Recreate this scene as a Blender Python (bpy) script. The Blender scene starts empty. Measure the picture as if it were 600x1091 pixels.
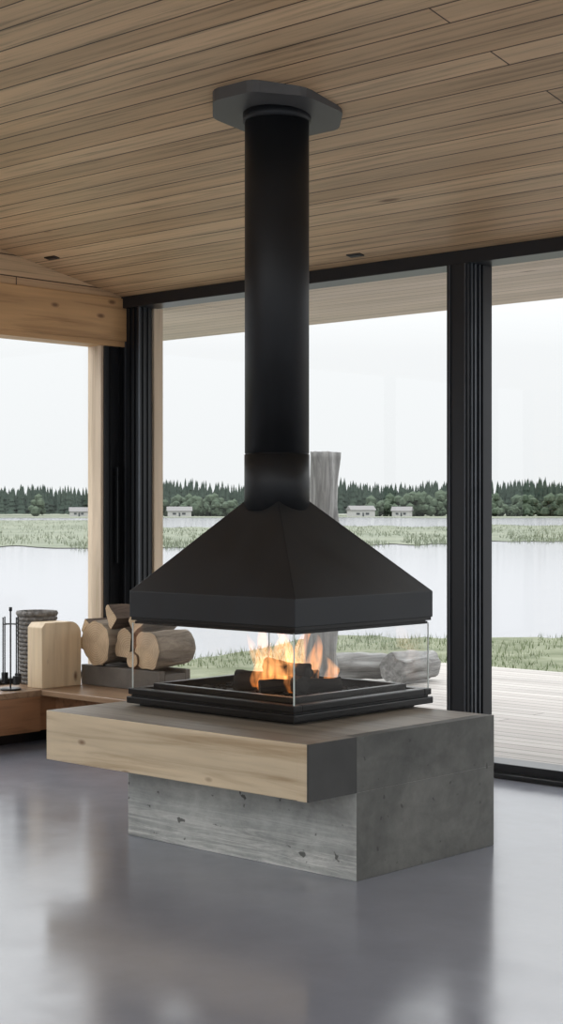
import bpy, bmesh, math, random
from mathutils import Vector, Matrix, noise
S=1.35
random.seed(7)
scn=bpy.context.scene
try:
    scn.view_settings.view_transform='Standard'; scn.view_settings.look='None'
except Exception as e: print(e)

def C(r,g,b,k=1.0):
    f=lambda c:(c/255/12.92) if c/255<=0.04045 else ((c/255+0.055)/1.055)**2.4
    return (f(r)*k,f(g)*k,f(b)*k,1)

# ---------------- node helpers ----------------
class M:
    def __init__(s,name):
        s.m=bpy.data.materials.new(name); s.m.use_nodes=True
        s.t=s.m.node_tree; s.n=s.t.nodes; s.l=s.t.links
        s.b=s.n['Principled BSDF']; s.out=s.n['Material Output']
        s.tc=s.n.new('ShaderNodeTexCoord')
    def new(s,t,**k):
        n=s.n.new(t)
        for a,v in k.items(): setattr(n,a,v)
        return n
    def link(s,a,b): s.l.new(a,b)
    def math(s,op,a,b=0.0):
        n=s.new('ShaderNodeMath',operation=op)
        for i,v in enumerate((a,b)):
            if isinstance(v,bpy.types.NodeSocket): s.link(v,n.inputs[i])
            else: n.inputs[i].default_value=v
        return n.outputs[0]
    def coord(s,axes='XYZ',scale=(1,1,1)):
        sep=s.new('ShaderNodeSeparateXYZ'); s.link(s.tc.outputs['Object'],sep.inputs[0])
        com=s.new('ShaderNodeCombineXYZ')
        for i,a in enumerate(axes):
            s.link(s.math('MULTIPLY',sep.outputs[a],scale[i]),com.inputs[i])
        return com.outputs[0]
    def noise(s,vec,scale=5,detail=5,rough=.55,dist=0):
        n=s.new('ShaderNodeTexNoise'); s.link(vec,n.inputs['Vector'])
        n.inputs['Scale'].default_value=scale; n.inputs['Detail'].default_value=detail
        n.inputs['Roughness'].default_value=rough; n.inputs['Distortion'].default_value=dist
        return n.outputs['Fac']
    def ramp(s,fac,stops):
        r=s.new('ShaderNodeValToRGB'); s.link(fac,r.inputs[0])
        e=r.color_ramp.elements
        while len(e)<len(stops): e.new(.5)
        for i,(p,c) in enumerate(stops):
            e[i].position=p; e[i].color=c if len(c)==4 else (*c,1)
        return r.outputs[0]
    def mix(s,fac,a,b,mode='MIX'):
        n=s.new('ShaderNodeMix',data_type='RGBA',blend_type=mode)
        for k,v in ((0,fac),(6,a),(7,b)):
            if isinstance(v,bpy.types.NodeSocket): s.link(v,n.inputs[k])
            else: n.inputs[k].default_value=v
        return n.outputs[2]
    def bump(s,h,strength=.2,dist=.01):
        b=s.new('ShaderNodeBump'); b.inputs['Strength'].default_value=strength; b.inputs['Distance'].default_value=dist
        s.link(h,b.inputs['Height']); s.link(b.outputs[0],s.b.inputs['Normal'])
    def base(s,c):
        if isinstance(c,bpy.types.NodeSocket): s.link(c,s.b.inputs['Base Color'])
        else: s.b.inputs['Base Color'].default_value=c
    def rough(s,r):
        if isinstance(r,bpy.types.NodeSocket): s.link(r,s.b.inputs['Roughness'])
        else: s.b.inputs['Roughness'].default_value=r

def g(v): return (v,v,v,1)

def boards_mat(name,axes,cols,roww,blen,gap=.004,dark=C(45,30,20),rough=.5,grain=.5,knots=True):
    m=M(name)
    v=m.coord(axes)
    br=m.new('ShaderNodeTexBrick'); m.link(v,br.inputs['Vector'])
    br.offset=.37; br.offset_frequency=3
    br.inputs['Scale'].default_value=1; br.inputs['Brick Width'].default_value=blen; br.inputs['Row Height'].default_value=roww
    br.inputs['Mortar Size'].default_value=gap; br.inputs['Mortar Smooth'].default_value=.3; br.inputs['Bias'].default_value=0
    br.inputs['Color1'].default_value=cols[0]; br.inputs['Color2'].default_value=cols[1]; br.inputs['Mortar'].default_value=dark
    n=m.noise(m.coord(axes,(1.1,38,1.3)),1.0,8,.68,.5)
    gr=m.ramp(n,[(.3,g(1-grain)),(.5,g(1)),(.75,g(1.0+grain*.3))])
    c=m.mix(1.0,br.outputs['Color'],gr,'MULTIPLY')
    n2=m.noise(m.coord(axes,(.5,5,1)),1.0,3,.5)
    c=m.mix(1.0,c,m.ramp(n2,[(.3,g(.82)),(.7,g(1.1))]),'MULTIPLY')
    if knots:
        vo=m.new('ShaderNodeTexVoronoi'); m.link(m.coord(axes,(.9,3.2,1)),vo.inputs['Vector']); vo.inputs['Scale'].default_value=1.0
        k=m.ramp(vo.outputs['Distance'],[(.03,g(.8)),(.07,g(0))])
        c=m.mix(k,c,C(110,75,48))
    m.base(c); m.rough(rough)
    m.bump(br.outputs['Fac'],-.4,.006)
    return m.m

def simple(name,col,rough=.5,metal=0,nscale=8,var=.15,bump=0):
    m=M(name); v=m.coord()
    n=m.noise(v,nscale,5)
    c=m.mix(1.0,col,m.ramp(n,[(.3,g(1-var)),(.7,g(1+var))]),'MULTIPLY')
    m.base(c); m.rough(rough); m.b.inputs['Metallic'].default_value=metal
    if bump: m.bump(n,bump,.01)
    return m.m

# ---- materials
m_ceil=boards_mat('ceiling_boards',('X','Y','Z'),(C(218,186,148),C(198,164,126)),.125,9.3,.0042,C(76,54,36),.5,.5)
m_clad=boards_mat('wall_cladding',('Y','Z','X'),(C(218,186,148),C(198,164,126)),.125,9.3,.0042,C(76,54,36),.5,.5)
m_soffit=boards_mat('soffit_boards',('X','Y','Z'),(C(226,210,196),C(216,200,184)),.11,7.2,.004,C(150,132,118),.6,.16)
m_deck=boards_mat('deck_boards',('X','Y','Z'),(C(156,151,146),C(144,138,133)),.14,4.5,.007,C(82,76,72),.7,.15,False)
def wood(name,axes,c1,c2,stretch=22,rough=.5,knots=True,ks=1.0):
    m=M(name)
    n=m.noise(m.coord(axes,(1.2,stretch,stretch)),1.0,6,.6,.6)
    c=m.ramp(n,[(.28,c2),(.5,c1),(.78,tuple(min(1,x*1.15) for x in c1[:3])+(1,))])
    n2=m.noise(m.coord(axes,(.8,4,4)),1.5,3)
    c=m.mix(1.0,c,m.ramp(n2,[(.3,g(.85)),(.7,g(1.08))]),'MULTIPLY')
    if knots:
        vo=m.new('ShaderNodeTexVoronoi'); m.link(m.coord(axes,(3.2*ks,7*ks,7*ks)),vo.inputs['Vector']); vo.inputs['Scale'].default_value=1.0
        k=m.ramp(vo.outputs['Distance'],[(.05,g(.85)),(.13,g(0))])
        c=m.mix(k,c,C(105,70,45))
    m.base(c); m.rough(rough); m.bump(n,.15,.004)
    return m.m
m_slab=wood('pine_timber_face',('X','Z','Y'),C(210,192,164),C(176,154,124),22,.5,True,1.25)
m_slabtop=wood('pine_timber_top',('X','Y','Z'),C(150,141,128),C(118,110,98),18,.45,False)
m_beam=wood('glulam_beam',('Y','Z','X'),C(206,164,116),C(168,128,84),20)
m_bench=wood('bench_wood',('Y','Z','X'),C(150,108,76),C(110,76,50),20)
m_benchtop=wood('bench_top_wood',('X','Y','Z'),C(150,122,96),C(118,90,68),20,.35,False)
m_pale=wood('pale_birch',('Z','X','Y'),C(222,200,168),C(200,174,140),20)
m_post=wood('post_wood',('Z','X','Y'),C(212,192,168),C(184,162,134),20,.6,False)
m_black=simple('black_aluminium',C(34,36,40),.38,.3,3,.08)
m_black2=simple('black_frame_inner',C(22,24,27),.3,.2,3,.08)
def steel(name,c,r):
    m=M(name); v=m.coord()
    n=m.noise(v,4,6,.6); n2=m.noise(v,60,3,.5)
    m.base(m.mix(1.0,c,m.ramp(n,[(.3,g(.82)),(.7,g(1.2))]),'MULTIPLY'))
    m.rough(m.ramp(n,[(.3,g(r-.06)),(.7,g(r+.08))])); m.b.inputs['Metallic'].default_value=.25
    m.bump(n2,.05,.002); return m.m
m_hood=steel('hood_blackened_steel',C(35,38,42),.44)
m_pipe=steel('flue_black_steel',C(29,31,34),.48)
m_tray=steel('firebox_black_steel',C(18,18,19),.35)
m_flange=steel('flange_grey_steel',C(92,92,92),.5)
# floor
m=M('polished_concrete_floor'); v=m.coord()
n=m.noise(v,.7,5,.5,.3); n2=m.noise(v,5,6,.6)
c=m.ramp(n,[(.3,C(128,132,144)),(.7,C(148,152,163))])
c=m.mix(1.0,c,m.ramp(n2,[(.3,g(.96)),(.7,g(1.04))]),'MULTIPLY')
m.base(c); m.rough(m.ramp(n2,[(.3,g(.14)),(.7,g(.22))])); m.bump(n,.02,.004)
m.b.inputs['Specular IOR Level'].default_value=.9
m_floor=m.m
def concrete(name,c1,c2,streak=True):
    m=M(name); v=m.coord()
    n=m.noise(v,2.2,8,.65,.4)
    c=m.ramp(n,[(.3,c1),(.7,c2)])
    nf=m.noise(v,22,6,.7)
    c=m.mix(1.0,c,m.ramp(nf,[(.3,g(.88)),(.7,g(1.12))]),'MULTIPLY')
    nb=m.noise(m.coord('XYZ',(1.5,1.5,3)),1.7,5,.6,1.0)
    c=m.mix(1.0,c,m.ramp(nb,[(.35,g(.78)),(.6,g(1.08))]),'MULTIPLY')
    if streak:
        s=m.noise(m.coord('XZY',(2.0,34,2)),1.0,9,.8,.8)
        sep=m.new('ShaderNodeSeparateXYZ'); m.link(m.tc.outputs['Object'],sep.inputs[0])
        h=m.new('ShaderNodeMapRange'); m.link(sep.outputs['Z'],h.inputs[0]); h.inputs[1].default_value=.0; h.inputs[2].default_value=.24; h.inputs[3].default_value=1.0; h.inputs[4].default_value=.05
        st=m.ramp(s,[(.46,g(0)),(.62,g(.9))])
        c=m.mix(m.math('MULTIPLY',st,h.outputs[0]),c,C(222,222,218))
    pit=m.noise(m.coord('XYZ',(1,1,1)),26,2,.4)
    k=m.ramp(pit,[(.70,g(0)),(.74,g(.8))])
    c=m.mix(k,c,C(58,58,56))
    m.base(c); m.rough(.6); m.bump(nf,.15,.004); return m.m
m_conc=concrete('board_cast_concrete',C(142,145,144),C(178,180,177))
m_concR=concrete('shaded_concrete_side',C(72,73,71),C(112,112,108),False)  # same concrete in a darker tone, painting the shade on its right face
m_slabend=simple('slab_end_grey',C(64,64,63),.5,.2,6,.15)
def glass(name,gl=.9,k=1.0):
    m=M(name); m.n.remove(m.b)
    tr=m.new('ShaderNodeBsdfTransparent'); tr.inputs[0].default_value=(gl,gl*1.004,gl*1.002,1)
    gs=m.new('ShaderNodeBsdfGlossy'); gs.inputs['Roughness'].default_value=0.0
    lw=m.new('ShaderNodeLayerWeight'); lw.inputs[0].default_value=.5
    p5=m.math('POWER',lw.outputs['Facing'],5.0)
    f=m.math('ADD',m.math('MULTIPLY',p5,.9*k),.035*k)
    mx=m.new('ShaderNodeMixShader'); m.link(f,mx.inputs[0]); m.link(tr.outputs[0],mx.inputs[1]); m.link(gs.outputs[0],mx.inputs[2])
    m.link(mx.outputs[0],m.out.inputs[0]); return m.m
m_glass=glass('window_glass',.99); m_fglass=glass('ceramic_fire_glass',.97)
m_gedge=simple('glass_edge',C(205,215,212),.15,0,3,.03)
def bark(name,c1,c2,ax='XYZ',sc=(14,14,3),bs=.6):
    m=M(name); n=m.noise(m.coord(ax,sc),1.0,7,.7,.8)
    m.base(m.ramp(n,[(.3,c1),(.65,c2)])); m.rough(.85); m.bump(n,bs,.02); return m.m
m_bark=bark('birch_bark',C(80,68,58),C(160,146,128))
m_bark2=bark('dark_bark',C(52,42,36),C(108,90,76))
m_drift=bark('driftwood',C(78,77,76),C(146,145,143),'XYZ',(22,22,1.4),.6)
m_char=bark('charred_log',C(12,11,11),C(46,42,40))
m_rack=simple('rack_grey_wood',C(98,92,86),.6,0,10,.2)
m=M('log_end_grain'); w=m.new('ShaderNodeTexWave',wave_type='RINGS',rings_direction='Z'); m.link(m.tc.outputs['Object'],w.inputs[0])
w.inputs['Scale'].default_value=24; w.inputs['Distortion'].default_value=3.5; w.inputs['Detail'].default_value=4
n=m.noise(m.coord(),9,5,.6)
c=m.ramp(w.outputs[0],[(0,C(184,156,124)),(1,C(204,180,150))])
c=m.mix(1.0,c,m.ramp(n,[(.3,g(.75)),(.7,g(1.1))]),'MULTIPLY')
m.base(c); m.rough(.8); m.bump(n,.4,.01); m_end=m.m
m_gravel=simple('ash_gravel',C(40,38,38),.9,0,40,.5,.3)
m_bed=simple('burner_bed',C(16,16,16),.8,0,30,.3,.3)
m_wicker=simple('grey_wicker',C(120,117,114),.8,0,40,.35,.2)
# landscape
m=M('lake_water'); v=m.coord('XYZ',(.25,.25,1)); n=m.noise(v,1.0,4); m.base(C(134,134,140)); m.rough(.12); m.bump(n,.05,.1); m_water=m.m
def grass(name,a,b,sc=1.0):
    m=M(name); n=m.noise(m.coord(),sc,8,.7); m.base(m.ramp(n,[(.35,a),(.65,b)])); m.rough(.95); m.b.inputs['Specular IOR Level'].default_value=.1; return m.m
m_marsh=grass('marsh_grass',C(100,106,92),C(124,127,112),.08)
m_reed=grass('marsh_reed_blades',C(98,106,88),C(118,124,104),.05)
m_bank=grass('bank_grass',C(88,94,74),C(122,125,106),1.2)
m_blade=grass('grass_blades',C(84,97,68),C(108,117,88),2)
m_tree=grass('hazy_conifer_foliage',C(50,61,55),C(66,77,68),.15)  # distance haze mixed into the greens of both foliage materials
m_tree2=grass('hazy_broadleaf_foliage',C(62,74,62),C(80,90,75),.3)
m_white=simple('white_siding',C(160,159,157),.7); m_roof=simple('grey_roof',C(110,108,108),.7); m_dark=simple('dark_pane',C(50,55,60),.3)

# ---------------- mesh helpers ----------------
def obj(name,verts,faces,mats,parent=None,smooth=False,fm=None,loc=None,rot=None,scale=True):
    me=bpy.data.meshes.new(name)
    k=S if scale else 1
    me.from_pydata([tuple(c*k for c in p) for p in verts],[],faces)
    if not isinstance(mats,(list,tuple)): mats=[mats]
    for a in mats: me.materials.append(a)
    if fm:
        for i,p in enumerate(me.polygons): p.material_index=fm[i]
    if smooth:
        for p in me.polygons: p.use_smooth=True
    bm=bmesh.new(); bm.from_mesh(me); bmesh.ops.recalc_face_normals(bm,faces=bm.faces); bm.to_mesh(me); bm.free()
    o=bpy.data.objects.new(name,me); scn.collection.objects.link(o)
    if loc: o.location=[c*S for c in loc]
    if rot is not None: o.rotation_euler=rot
    if parent: o.parent=parent
    return o
def empty(name):
    o=bpy.data.objects.new(name,None); scn.collection.objects.link(o); return o
BF=[(0,3,2,1),(4,5,6,7),(0,1,5,4),(1,2,6,5),(2,3,7,6),(3,0,4,7)] # bottom top -Y +X +Y -X
def bv(x0,x1,y0,y1,z0,z1): return [(x0,y0,z0),(x1,y0,z0),(x1,y1,z0),(x0,y1,z0),(x0,y0,z1),(x1,y0,z1),(x1,y1,z1),(x0,y1,z1)]
def box(name,x0,x1,y0,y1,z0,z1,mat,parent=None,bevel=0,fm=None):
    o=obj(name,bv(x0,x1,y0,y1,z0,z1),BF,mat,parent,fm=fm)
    if bevel:
        b=o.modifiers.new('bevel','BEVEL'); b.width=bevel*S; b.segments=2; b.limit_method='ANGLE'
    return o
def boxes(name,lst,mat,parent=None,bevel=0):
    V=[];F=[]
    for b in lst:
        k=len(V); V+=bv(*b); F+=[tuple(i+k for i in f) for f in BF]
    o=obj(name,V,F,mat,parent)
    if bevel:
        q=o.modifiers.new('bevel','BEVEL'); q.width=bevel*S; q.segments=2; q.limit_method='ANGLE'
    return o
def tube(p,q,r,seg=10):
    p=Vector(p);q=Vector(q);d=(q-p).normalized();a=d.orthogonal().normalized();b=d.cross(a)
    V=[];F=[]
    for c in (p,q):
        for i in range(seg):
            t=2*math.pi*i/seg; V.append(tuple(c+r*(math.cos(t)*a+math.sin(t)*b)))
    for i in range(seg): F.append((i,(i+1)%seg,seg+(i+1)%seg,seg+i))
    F.append(tuple(range(seg))[::-1]); F.append(tuple(range(seg,2*seg))); return V,F
def tubes(name,lst,mat,parent=None,seg=10):
    V=[];F=[]
    for p,q,r in lst:
        v,f=tube(p,q,r,seg); k=len(V); V+=v; F+=[tuple(i+k for i in x) for x in f]
    return obj(name,V,F,mat,parent)
def cyl(name,cx,cy,z0,z1,r,mat,parent=None,seg=64,r2=None):
    r2=r2 or r; V=[];F=[]
    for z,rr in ((z0,r),(z1,r2)):
        for i in range(seg): t=2*math.pi*i/seg; V.append((cx+rr*math.cos(t),cy+rr*math.sin(t),z))
    for i in range(seg): F.append((i,(i+1)%seg,seg+(i+1)%seg,seg+i))
    F.append(tuple(range(seg))[::-1]); F.append(tuple(range(seg,2*seg)))
    o=obj(name,V,F,mat,parent)
    for p in o.data.polygons:
        if len(p.vertices)==4: p.use_smooth=True
    return o
def logmesh(name,p,q,r,mats,parent=None,seed=0,rough=.12,taper=.92,seg=28,rings=12,gnarl=0,split=False):
    """log with bumpy bark, local Z along axis; split=True cuts it to a wedge"""
    p=Vector(p);q=Vector(q);L=(q-p).length
    V=[];F=[];fm=[]
    for j in range(rings+1):
        t=j/rings; rr=r*(1-(1-taper)*t)
        for i in range(seg):
            a=2*math.pi*i/seg
            nz=noise.noise(Vector((math.cos(a)*1.6+seed*7,math.sin(a)*1.6,t*L/r*.35)))+.4*noise.noise(Vector((math.cos(a)*5+seed,math.sin(a)*5,t*L/r*.8)))
            k=rr*(1+rough*nz)
            X,Y=k*math.cos(a),k*math.sin(a)
            if split:
                c0,s0=math.cos(seed),math.sin(seed)
                d=X*c0+Y*s0
                lim=rr*(.15+.05*noise.noise(Vector((seed,t*6,a))))
                if d>lim: X-=(d-lim)*c0; Y-=(d-lim)*s0
                d=-X*s0+Y*c0
                lim=rr*.45
                if d>lim: X+=(d-lim)*s0; Y-=(d-lim)*c0
            V.append((X+gnarl*r*math.sin(t*3+seed),Y,t*L+ (0.004*noise.noise(Vector((X*40,Y*40,seed))) if j in(0,rings) else 0)))
    for j in range(rings):
        for i in range(seg):
            F.append((j*seg+i,j*seg+(i+1)%seg,(j+1)*seg+(i+1)%seg,(j+1)*seg+i)); fm.append(0)
    F.append(tuple(range(seg))[::-1]);fm.append(1); F.append(tuple(rings*seg+i for i in range(seg)));fm.append(1)
    o=obj(name,V,F,mats,parent,fm=fm)
    for f in o.data.polygons:
        if f.material_index==0 and not split: f.use_smooth=True
    rot=(q-p).to_track_quat('Z','Y').to_euler()
    o.location=p*S; o.rotation_euler=rot
    return o

# ---------------- room shell ----------------
XR=1.8; YN=-1.8; YB=4.98; XL=-5.60
def cz(y): return 2.265+(3.65-y)*.196
box('floor',-5.72,XR,YN,5.10,-.08,0,m_floor)
y1=5.0
V=[(-5.75,YN,cz(YN)),(XR,YN,cz(YN)),(XR,y1,cz(y1)),(-5.75,y1,cz(y1))]
V+= [(x,y,z+.12) for x,y,z in V]
obj('ceiling',V,[(0,3,2,1),(4,5,6,7),(0,1,5,4),(1,2,6,5),(2,3,7,6),(3,0,4,7)],m_ceil)
prism=lambda y0,yy1,z0,x0,x1:[(x0,y0,z0),(x1,y0,z0),(x1,yy1,z0),(x0,yy1,z0),(x0,y0,cz(y0)),(x1,y0,cz(y0)),(x1,yy1,cz(yy1)),(x0,yy1,cz(yy1))]
V=[];F=[]
for vv in (prism(1.6,4.98,2.0,-5.74,XL+.002),prism(YN,1.6,0,-5.74,XL),bv(-5.74,-5.66,1.6,4.98,0,.235)):
    k=len(V); V+=vv; F+=[tuple(i+k for i in f) for f in BF]
obj('wall_left',V,F,m_clad)
box('trim_1',-5.74,XL+.012,1.6,4.98,1.80,2.0,m_beam,bevel=.003)
box('trim_2',-5.72,XL+.002,1.6,4.98,1.775,1.80,m_beam)
w1=empty('window_1')
boxes('frame',[(-5.71,-5.62,4.87,4.98,.238,1.80),(-5.71,-5.602,4.981,5.09,.0,1.955),(-5.71,-5.66,1.6,4.87,.238,.262),(-5.71,-5.67,1.6,1.66,.262,1.775),(-5.71,-5.67,3.0,3.06,.262,1.775)],m_black,w1,.002)
boxes('stile_groove_lines',[(-5.622,-5.614,4.90,4.912,.238,1.775),(-5.622,-5.614,4.955,4.965,.238,1.775)],m_black2,w1)
boxes('jamb_wood',[(-5.72,-5.628,4.855,4.87,.262,1.775)],m_post,w1)
obj('pane',[(-5.69,1.66,.262),(-5.69,4.86,.262),(-5.69,4.86,1.775),(-5.69,1.66,1.775)],[(0,1,2,3)],m_glass,w1)
boxes('handle',[(-5.612,-5.590,4.925,4.94,.76,1.21),(-5.62,-5.59,4.927,4.938,.80,.82),(-5.62,-5.59,4.927,4.938,1.15,1.17)],m_black2,w1,.002)
HD=1.955
def ypane(x0,x1,z0,par): obj('pane',[(x0,5.052,z0),(x1,5.052,z0),(x1,5.052,HD),(x0,5.052,HD)],[(0,1,2,3)],m_glass,par)
m_hi=simple('frame_highlight',C(84,88,94),.35,.5)  # paler grey: highlights on the black frames put into the colour
w2=empty('window_2')
boxes('frame',[(-5.60,-5.50,4.98,5.06,0,HD),(-5.50,-3.70,4.98,5.08,0,.035)],m_black,w2,.002)
boxes('corner_grooves',[(-5.565,-5.558,4.972,4.98,0,HD),(-5.535,-5.528,4.972,4.98,0,HD),(-5.50,-5.494,5.0,5.008,0,HD),(-5.50,-5.494,5.03,5.038,0,HD)],m_black2,w2)
boxes('corner_edge_glints',[(-5.598,-5.592,4.975,4.98,0,HD),(-5.503,-5.497,4.975,4.981,0,HD)],m_hi,w2)  # thin pale strips painting the glint along the post edges
box('outer_post_wood',-5.53,-5.49,5.065,5.12,0,HD,m_post,w2)
ypane(-5.50,-3.70,.035,w2)
w3=empty('window_3')
boxes('frame',[(-3.70,-3.60,4.95,5.03,0,HD),(-3.62,-3.585,5.03,5.09,0,HD),(-3.59,-1.2,4.965,5.09,0,.05),(-1.2,-1.08,4.95,5.09,0,HD)],m_black,w3,.002)
boxes('stile_groove_lines',[(-3.60,-3.594,4.968,4.974,.0,HD),(-3.60,-3.594,4.99,5.0,.0,HD),(-3.60,-3.59,5.015,5.022,.0,HD),(-3.685,-3.68,4.944,4.95,0,HD),(-3.612,-3.607,4.944,4.95,0,HD)],m_hi,w3)  # groove lines coloured pale as painted highlights on the black post
box('floor_track',-3.56,-1.2,4.925,4.965,0,.018,m_black2,w3,.002)
ypane(-3.585,-1.2,.05,w3)
w4=empty('window_4')
boxes('frame',[(-1.08,1.7,4.965,5.09,0,.05),(1.7,1.8,4.95,5.09,0,HD)],m_black,w4,.002)
ypane(-1.08,1.7,.05,w4)
box('trim_3',XL,XR,4.955,5.09,HD,2.008,m_black,bevel=.002)
box('roof_eaves',-6.72,XR,5.092,6.15,1.97,2.03,m_soffit)
for i,(x,y) in enumerate(((-4.086,4.86),(-5.45,4.42))):
    e=empty('recessed_ceiling_light')
    z=cz(y); t=math.atan(.196)
    box('trim_ring',-.036,.036,-.016,.016,-.004,.004,m_black2,e,.002); box('baffle',-.028,.028,-.010,.010,-.006,-.003,m_black,e)
    e.location=(x*S,y*S,z*S); e.rotation_euler=(-t,0,0)

# ---------------- bench (window seat) ----------------
be=empty('window_bench')
boxes('seat_front_panel',[(-5.40,-5.38,1.6,4.30,.06,.232)],m_bench,be)
boxes('seat_body',[(-5.64,-5.40,1.6,4.98,.06,.21)],m_bench,be)
boxes('plinth_recess',[(-5.64,-5.50,1.6,4.98,0,.06)],m_black2,be)
boxes('seat_top',[(-5.658,-5.375,1.6,4.975,.21,.237),(-5.375,-4.5,4.30,4.94,.212,.2365)],m_benchtop,be,.003)
boxes('return_body',[(-5.40,-4.55,4.40,4.93,0,.212)],m_bench,be)

# ---------------- hearth plinth ----------------
hp=empty('hearth_plinth')
box('timber_slab',-3.84,-2.80,3.092,3.93,.24,.391,[m_slab,m_slabtop],hp,.003,fm=[0,1,0,0,0,0])
box('timber_slab_front',-2.80,-2.765,3.092,3.289,.24,.391,[m_slab,m_slabtop],hp,0,fm=[0,1,0,0,0,0])
box('end_cap',-2.765,-2.759,3.092,3.287,.24,.3912,m_slabend,hp)  # thin dark grey cap over the slab's right end
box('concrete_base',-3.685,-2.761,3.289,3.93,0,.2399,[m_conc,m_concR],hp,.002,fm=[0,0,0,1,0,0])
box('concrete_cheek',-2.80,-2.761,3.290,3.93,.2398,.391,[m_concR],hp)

# ---------------- fireplace ----------------
fp=empty('suspended_hood_fireplace')
CX,CY=-3.388,3.66
x0,x1,yy0,yy1=-3.745,-3.030,3.335,3.985
def ring(a0,a1,b0,b1,w,z0,z1): return [(a0,a1,b0,b0+w,z0,z1),(a0,a1,b1-w,b1,z0,z1),(a0,a0+w,b0+w,b1-w,z0,z1),(a1-w,a1,b0+w,b1-w,z0,z1)]
box('tray_foot',x0+.03,x1-.03,yy0+.03,yy1-.06,.3912,.400,m_tray,fp)
box('tray_lower',x0,x1,yy0,yy1,.400,.421,m_tray,fp,.003)
box('tray_gap',x0+.012,x1-.012,yy0+.012,yy1-.012,.421,.427,m_tray,fp)
boxes('tray_rim',ring(x0+.004,x1-.004,yy0+.004,yy1-.004,.035,.427,.447),m_tray,fp,.003)
boxes('tray_inner_rim',ring(x0+.06,x1-.06,yy0+.06,yy1-.06,.02,.427,.462),m_tray,fp,.002)
box('burner_bed',x0+.04,x1-.04,yy0+.04,yy1-.04,.426,.434,m_bed,fp)
gx0,gx1,gy0,gy1=x0+.018,x1-.012,yy0+.012,yy1-.012
V=[];F=[]
for a,b in (((gx0,gy0),(gx1,gy0)),((gx1,gy0),(gx1,gy1)),((gx1,gy1),(gx0,gy1)),((gx0,gy1),(gx0,gy0))):
    k=len(V); V+=[(*a,.447),(*b,.447),(*b,.655),(*a,.655)]; F.append((k,k+1,k+2,k+3))
obj('fire_glass',V,F,m_fglass,fp)
boxes('glass_corner_edges',[(a-.0016,a+.0016,b-.0016,b+.0016,.447,.652) for a in (gx0,gx1) for b in (gy0,gy1)],m_gedge,fp)
hx0,hx1,hy0,hy1=-3.733,-3.030,3.338,3.982
boxes('hood_lower_channel',ring(hx0+.012,hx1-.012,hy0+.012,hy1-.012,.03,.650,.658)+ring(hx0+.004,hx1-.004,hy0+.004,hy1-.004,.03,.661,.671)+ring(hx0+.016,hx1-.016,hy0+.016,hy1-.016,.03,.656,.68),m_tray,fp)
q=.072; z0,z1,z2=.671,.752,1.035
px,py=-3.39,3.65
V=[(hx0,hy0,z0),(hx1,hy0,z0),(hx1,hy1,z0),(hx0,hy1,z0),(hx0,hy0,z1),(hx1,hy0,z1),(hx1,hy1,z1),(hx0,hy1,z1),(px-q,py-q,z2),(px+q,py-q,z2),(px+q,py+q,z2),(px-q,py+q,z2)]
F=[(0,1,5,4),(1,2,6,5),(2,3,7,6),(3,0,4,7),(4,5,9,8),(5,6,10,9),(6,7,11,10),(7,4,8,11),(8,9,10,11)]
o=obj('hood',V,F,m_hood,fp)
so=o.modifiers.new('sol','SOLIDIFY'); so.thickness=.006*S; so.offset=-1
b=o.modifiers.new('bevel','BEVEL'); b.width=.003; b.segments=2; b.limit_method='ANGLE'
cyl('flue_collar',px,py,1.005,1.18,.1025,m_pipe,fp)
cyl('flue_seam',px,py,1.18,1.184,.0995,m_tray,fp)
cyl('flue_pipe',px,py,1.184,2.27,.1012,m_pipe,fp)
R=.216; V=[];a0=math.radians(22.5); NS=64
for zz in (0,1):
    for i in range(NS):
        t=2*math.pi*i/NS; tt=((t-a0+math.pi/8+math.pi/8)%(math.pi/4))-math.pi/8
        oc=math.cos(math.pi/8)/math.cos(tt)
        rr=R*min(oc*1.01,.985); x=px+rr*math.cos(t); y=py+rr*math.sin(t)
        zb=2.245+.55*(cz(y)-2.265)
        V.append((x,y,zb if zz==0 else cz(y)+.01))
F=[(i,(i+1)%NS,NS+(i+1)%NS,NS+i) for i in range(NS)]+[tuple(range(NS))[::-1],tuple(range(NS,2*NS))]
o=obj('ceiling_flange',V,F,m_flange,fp)
cyl('flange_ring',px,py,2.222,2.25,.107,m_pipe,fp)
logs=[((-3.53,3.61,.462),(-3.29,3.73,.476),.03),((-3.46,3.77,.462),(-3.24,3.60,.468),.028),((-3.44,3.66,.512),(-3.27,3.67,.502),.024),((-3.38,3.56,.458),(-3.22,3.76,.46),.022),((-3.54,3.70,.458),(-3.38,3.82,.46),.022)]
for i,(a,b_,r) in enumerate(logs): logmesh('charred_log_%d'%i,a,b_,r,[m_char,m_char],fp,seed=i*3.1,rough=.4,seg=16)
V=[];F=[]
ico=bmesh.new(); bmesh.ops.create_icosphere(ico,subdivisions=1,radius=1); iv=[v.co.copy() for v in ico.verts]; iF=[tuple(v.index for v in f.verts) for f in ico.faces]; ico.free()
for i in range(520):
    u=random.uniform(x0+.09,x1-.09); w_=random.uniform(yy0+.09,yy1-.09)
    if abs(u-CX)<.2 and abs(w_-CY)<.12 and random.random()<.5: continue
    r=random.uniform(.006,.015); k=len(V)
    sx,sy,sz=[random.uniform(.7,1.2) for _ in range(3)]
    V+=[(u+v.x*r*sx,w_+v.y*r*sy,.437+v.z*r*sz*.7) for v in iv]; F+=[tuple(j+k for j in f) for f in iF]
obj('gravel_bed',V,F,m_gravel,fp)
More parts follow.
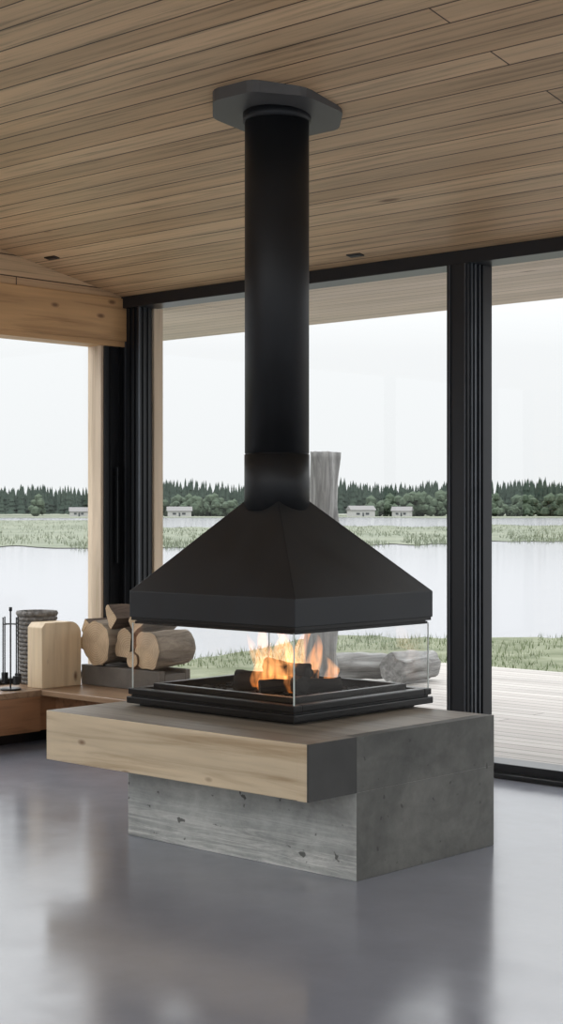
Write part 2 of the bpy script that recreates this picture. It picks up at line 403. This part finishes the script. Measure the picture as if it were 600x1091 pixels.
# flames (emissive volumes)
m=M('flame_volume'); m.n.remove(m.b)
em=m.new('ShaderNodeEmission')
sep=m.new('ShaderNodeSeparateXYZ'); m.link(m.tc.outputs['Object'],sep.inputs[0])
mr=m.new('ShaderNodeMapRange'); m.link(sep.outputs['Z'],mr.inputs[0]); mr.inputs[1].default_value=0; mr.inputs[2].default_value=.30
col=m.ramp(mr.outputs[0],[(0,(1,.28,.05,1)),(.35,(1,.42,.14,1)),(1,(1,.28,.07,1))])
n=m.noise(m.coord('XYZ',(24,24,8)),1.0,3,.5,.8)
dn=m.ramp(n,[(.38,g(.12)),(.6,g(1))])
m.link(col,em.inputs[0]); m.link(m.math('MULTIPLY',dn,23),em.inputs[1]); m.link(em.outputs[0],m.out.inputs['Volume']); m_fl=m.m
def flame(i,x,y,z,h,R,amp,ph,lean=(0,0)):
    V=[];F=[];rings=22;seg=16
    for j in range(rings+1):
        t=j/rings; r=R*((t+.05)**.45)*((1-t)**.85)*1.35
        if j==rings: r=R*.01
        cx=amp*math.sin(t*4.2+ph)*t+lean[0]*t*t; cy=amp*math.cos(t*3.6+ph)*t+lean[1]*t*t
        for s in range(seg):
            a=2*math.pi*s/seg; k=r*(1+.45*noise.noise(Vector((math.cos(a)*1.5+i*5,math.sin(a)*1.5,t*4))))
            V.append((cx+k*math.cos(a),cy+k*math.sin(a),t*h))
    for j in range(rings):
        for s in range(seg): F.append((j*seg+s,j*seg+(s+1)%seg,(j+1)*seg+(s+1)%seg,(j+1)*seg+s))
    F.append(tuple(range(seg))[::-1]); F.append(tuple(rings*seg+s for s in range(seg)))
    obj('flame_%d'%i,V,F,m_fl,fp,True,loc=(x,y,z))
fl=[(-3.44,3.61,.45,.17,.036,.024,0),(-3.41,3.64,.45,.21,.042,.028,1.3),(-3.37,3.67,.445,.20,.048,.026,2.2),(-3.33,3.70,.445,.225,.040,.030,3.1),(-3.30,3.71,.44,.18,.044,.024,4.0),(-3.27,3.76,.44,.11,.038,.020,5.2),(-3.37,3.63,.44,.15,.044,.020,.7),(-3.34,3.66,.44,.18,.044,.026,5.9),(-3.46,3.65,.445,.11,.032,.018,2.8),(-3.40,3.60,.44,.10,.036,.015,4.6),(-3.31,3.63,.44,.10,.036,.012,1.9),(-3.39,3.70,.44,.23,.032,.03,.3)]
for i,f in enumerate(fl): flame(i,*f)

# ---------------- bench things ----------------
rk=empty('firewood_pile')
boxes('log_rack',[(-5.43,-4.92,4.57,4.60,.237,.325),(-5.43,-4.92,4.72,4.75,.237,.325),(-5.43,-5.40,4.60,4.72,.237,.31),(-4.95,-4.92,4.60,4.72,.237,.31),(-5.40,-4.95,4.60,4.72,.29,.31)],m_rack,rk,.003)
for i,(x,z,r,ya,yb,dx,sp_,rg) in enumerate([(-5.315,.424,.098,4.555,4.82,.02,False,.16),(-5.14,.405,.080,4.59,4.78,-.01,True,.4),(-5.00,.410,.080,4.57,4.78,.01,False,.2),(-5.205,.55,.060,4.56,4.82,.03,True,.4),(-5.44,.40,.045,4.58,4.80,-.02,True,.45),(-5.085,.365,.034,4.56,4.78,0,False,.2),(-5.08,.50,.058,4.58,4.80,.02,True,.4),(-5.42,.505,.045,4.58,4.80,.03,True,.45)]):
    logmesh('split_log_%d'%i,(x,ya,z),(x+dx,yb,z+.004),r,[m_bark if i%2==0 else m_bark2,m_end],rk,seed=i*2.7+.5,rough=rg,split=sp_)
st_=empty('wooden_block_stool')
zt=.52
prof=[(4.325,.237),(4.545,.237),(4.545,zt-.06)]
for k in range(1,7):
    t=k/6*math.pi/2; prof.append((4.545-.06*(1-math.cos(t)),zt-.06+.06*math.sin(t)))
prof+=[(4.345,zt),(4.325,zt-.02)]
n_=len(prof)
V=[(-5.50,y,z) for y,z in prof]+[(-5.40,y,z) for y,z in prof]
F=[(i,(i+1)%n_,n_+(i+1)%n_,n_+i) for i in range(n_)]+[tuple(range(n_)),tuple(range(n_,2*n_))[::-1]]
o=obj('block',V,F,m_pale,st_)
b=o.modifiers.new('bevel','BEVEL'); b.width=.004; b.segments=2; b.limit_method='ANGLE'
bk=empty('wicker_basket')
V=[];F=[];seg=72;rows=17;bx,by=-5.598,4.455
def wick(z,ph,R,tr):
    k=len(V); m_=6
    for i in range(seg):
        a=2*math.pi*i/seg; rr=R+.004*math.sin(a*18+ph)
        for j in range(m_):
            b_=2*math.pi*j/m_; V.append((bx+(rr+tr*math.cos(b_))*math.cos(a),by+(rr+tr*math.cos(b_))*math.sin(a),z+tr*1.2*math.sin(b_)))
    for i in range(seg):
        for j in range(m_): F.append((k+i*m_+j,k+((i+1)%seg)*m_+j,k+((i+1)%seg)*m_+(j+1)%m_,k+i*m_+(j+1)%m_))
for r_ in range(rows):
    t=r_/(rows-1); wick(.247+t*.298,math.pi*(r_%2),.070+.011*t**.7,.0075)
obj('woven_wall',V,F,m_wicker,bk,True)
V=[];F=[]; wick(.55,0,.081,.010); obj('rim',V,F,m_wicker,bk,True)
tubes('stakes',[((bx+.070*math.cos(a),by+.070*math.sin(a),.24),(bx+.081*math.cos(a),by+.081*math.sin(a),.55),.004) for a in [2*math.pi*i/18 for i in range(18)]],m_wicker,bk,6)
cyl('base',bx,by,.2385,.246,.068,m_wicker,bk,32)
ft=empty('fireplace_tool_set')
tx,ty=-5.47,4.21
cyl('base_plate',tx,ty,.2372,.245,.045,m_black,ft,32)
L=[((tx,ty,.245),(tx,ty,.58),.0035),((tx-.04,ty,.52),(tx+.04,ty,.52),.0028),((tx,ty-.04,.52),(tx,ty+.04,.52),.0028)]
for dx,dy in ((.04,0),(-.04,0),(0,.04),(0,-.04)): L.append(((tx+dx,ty+dy,.28),(tx+dx,ty+dy,.55),.0028))
tubes('rods',L,m_black,ft,8)
boxes('tool_heads',[(tx+.03,tx+.05,ty-.012,ty+.012,.262,.30),(tx-.052,tx-.028,ty-.01,ty+.01,.262,.31),(tx-.016,tx+.016,ty+.034,ty+.046,.262,.305),(tx-.004,tx+.004,ty-.058,ty-.04,.275,.283)],m_black,ft,.002)
cyl('knob',tx,ty,.575,.592,.007,m_black,ft,16)

# ---------------- outside ----------------
def O(lat,dep,z=0): return (.7347*lat-.6784*dep,.678*lat+.7348*dep,z)
box('deck',-6.6,XR,5.11,8.8,-.10,-.04,m_deck)
box('ground_foundation',-6.6,XR+.3,-2.2,5.09,-.62,-.09,m_conc)
ZW=-.60
G=1500
obj('lake_water',[(-G,-G,ZW),(G,-G,ZW),(G,G,ZW),(-G,G,ZW)],[(0,1,2,3)],m_water)
def poly(name,near,far,z,mat):
    V=[];F=[]
    for (r,d0),(r2,d1) in zip(near,far): V.append(O(r*d0,d0,z)); V.append(O(r2*d1,d1,z))
    for i in range(len(near)-1): F.append((2*i,2*i+1,2*i+3,2*i+2))
    return obj(name,V,F,mat)
rs=[-.6+i*.01 for i in range(121)]
def edge(r):
    base=13+ (7.0*min(1,max(0,(r+.17)/.2)))
    return base+1.0*noise.noise(Vector((r*14,0,3)))+.5*noise.noise(Vector((r*60,0,3)))
poly('ground_shore_bank',[(r,3) for r in rs],[(r,edge(r)) for r in rs],ZW+.02,m_bank)
rs2=[-1.2+i*.004 for i in range(601)]
def mn(r): return 74+10*noise.noise(Vector((r*9,5,0)))+7*noise.noise(Vector((r*45,5,0)))+ (14 if r>.13 else 0)-(6 if r<-.1 else 0)
def mf(r): return (300 if r<-.11 else 180)+50*noise.noise(Vector((r*8,9,0)))+30*noise.noise(Vector((r*40,9,0)))
poly('marsh_grass_strip',[(r,mn(r)) for r in rs2],[(r,mf(r)) for r in rs2],ZW+.03,m_marsh)
poly('ground_far_shore',[(r,430+60*noise.noise(Vector((r*12,1,0)))) for r in rs2],[(r,1300) for r in rs2],ZW+.05,m_marsh)
V=[];F=[]
def blade(p,h,w_,sp):
    a=random.uniform(0,6.28); k=len(V)
    V.extend([(p[0]-w_*math.cos(a),p[1]-w_*math.sin(a),p[2]),(p[0]+w_*math.cos(a),p[1]+w_*math.sin(a),p[2]),(p[0]+random.uniform(-sp,sp),p[1]+random.uniform(-sp,sp),p[2]+h)])
    F.append((k,k+1,k+2))
for i in range(12000):
    r=random.uniform(-.1,.32); d=random.uniform(9.8,edge(r)+.1)
    p=O(r*d,d,ZW+.02)
    if p[0]>-6.62 and p[1]<8.9: continue
    if noise.noise(Vector((p[0]*.7,p[1]*.7,0)))<-.15: continue
    blade(p,random.uniform(.03,.09),.005,.03)
obj('shore_grass',V,F,m_blade)
V=[];F=[]
for i in range(16000):
    r=random.uniform(-.3,.35); t=random.random()**1.6; d=mn(r)-3+t*(mf(r)-mn(r))
    if noise.noise(Vector((r*50,d*.05,2)))<-.15: continue
    blade(O(r*d,d,ZW+.02),random.uniform(.10,.32),.03,.1)
obj('marsh_reeds',V,F,m_reed)
V=[];F=[];fm=[]
def conifer(x,y,h,w):
    z=ZW
    for L_ in range(6):
        t=L_/6; zb=z+h*(.08+.8*t); zt=zb+h*(.28 if L_<5 else .14); rr=w*(1-t*.9)*random.uniform(.85,1.15)
        k=len(V); sg=7; a0=random.random()*6
        for s in range(sg):
            q_=rr*random.uniform(.75,1.2); V.append((x+q_*math.cos(a0+s*6.283/sg),y+q_*math.sin(a0+s*6.283/sg),zb))
        V.append((x,y,zt))
        for s in range(sg): F.append((k+s,k+(s+1)%sg,k+sg)); fm.append(0)
for i in range(3600):
    r=random.uniform(-.6,.6); d=random.uniform(590,680)
    hh=13.6+2.8*noise.noise(Vector((r*22,0,0)))+random.uniform(-2.6,2.6)
    if r<-.10: hh*=.84
    x,y,_=O(r*d,d); conifer(x,y,hh,random.uniform(1.3,2.2))
for i in range(110):
    r=random.choice([random.uniform(.055,.11),random.uniform(-.07,-.03),random.uniform(-.5,.5),random.uniform(.13,.18)]); d=random.uniform(562,586); x,y,_=O(r*d,d)
    R=random.uniform(1.6,4.8)
    for b_ in range(9):
        k=len(V); ox,oy,oz=random.uniform(-1,1)*R*.6,random.uniform(-1,1)*R*.6,random.uniform(.3,1.6)*R
        q_=R*random.uniform(.3,.5); V+=[(x+ox+v.x*q_*random.uniform(.8,1.2),y+oy+v.y*q_*random.uniform(.8,1.2),ZW+oz+v.z*q_*random.uniform(.8,1.2)) for v in iv]; nf=[tuple(j+k for j in f) for f in iF]; F+=nf; fm+=[1]*len(nf)
obj('lakeside_forest',V,F,[m_tree,m_tree2],fm=fm)
for r,d,w_,h_,rz in ((-.0645,545,8,1.9,.1),(.050,545,8.5,2.2,.3),(.076,552,6.5,1.9,-.2),(-.128,550,6,1.7,.2)):
    e=empty('lakeside_cottage'); wv=w_/2; dp=2.4; th=math.radians(42.7)
    obj('shell',bv(-wv,wv,-dp,dp,0,h_),BF,m_white,e)
    ov=.4; obj('roof',[(-wv-ov,-dp-ov,h_),(wv+ov,-dp-ov,h_),(wv+ov,dp+ov,h_),(-wv-ov,dp+ov,h_),(-wv-ov,0,h_+1.5),(wv+ov,0,h_+1.5)],[(0,1,5,4),(2,3,4,5),(0,4,3),(1,2,5),(0,3,2,1)],m_roof,e)
    boxes('openings',[(-wv*.6,-wv*.3,-dp-.05,-dp+.02,.6,1.3),(wv*.2,wv*.5,-dp-.05,-dp+.02,.6,1.3),(-.3,.25,-dp-.05,-dp+.02,0,1.3)],m_dark,e)
    x,y,_=O(r*d,d); e.location=(x*S,y*S,(ZW+.06)*S); e.rotation_euler=(0,0,th+rz)
logmesh('driftwood_stump',(-5.95,6.77,-.034),(-5.93,6.78,1.34),.095,[m_drift,m_drift],None,seed=4,rough=.3,taper=.88,seg=40,rings=40)
logmesh('driftwood_log',(-6.338,7.351,.052),(-6.144,7.598,.056),.082,[m_drift,m_drift],None,seed=9,rough=.35,taper=.85)
logmesh('driftwood_log',(-5.96,7.428,.056),(-6.00,7.858,.06),.088,[m_drift,m_drift],None,seed=12,rough=.45,taper=.9)

# ---------------- world & lights ----------------
w=bpy.data.worlds.new('overcast_sky'); scn.world=w; w.use_nodes=True
nt=w.node_tree; bg=nt.nodes['Background']
tc=nt.nodes.new('ShaderNodeTexCoord'); sp=nt.nodes.new('ShaderNodeSeparateXYZ'); nt.links.new(tc.outputs['Generated'],sp.inputs[0])
rp=nt.nodes.new('ShaderNodeValToRGB'); nt.links.new(sp.outputs['Z'],rp.inputs[0])
e=rp.color_ramp.elements
def sk(v,c=(.965,.988,1.0)): return (c[0]*v,c[1]*v,c[2]*v,1)
e[0].position=0; e[0].color=sk(.93/4)
e[1].position=1; e[1].color=sk(3.4/4)
for p,v in ((.10,.98/4),(.19,1.3/4),(.32,2.4/4),(.55,3.2/4)):
    x=e.new(p); x.color=sk(v)
nt.links.new(rp.outputs[0],bg.inputs[0]); bg.inputs[1].default_value=4.0

# ---------------- camera ----------------
cd=bpy.data.cameras.new('camera'); cam=bpy.data.objects.new('camera',cd); scn.collection.objects.link(cam)
cd.sensor_fit='VERTICAL'; cd.sensor_height=24; cd.lens=1690/1091*24; cd.clip_end=5000; cd.clip_start=.05
cam.location=(0,0,S); cam.rotation_euler=(math.radians(90),0,math.radians(42.72))
scn.camera=cam
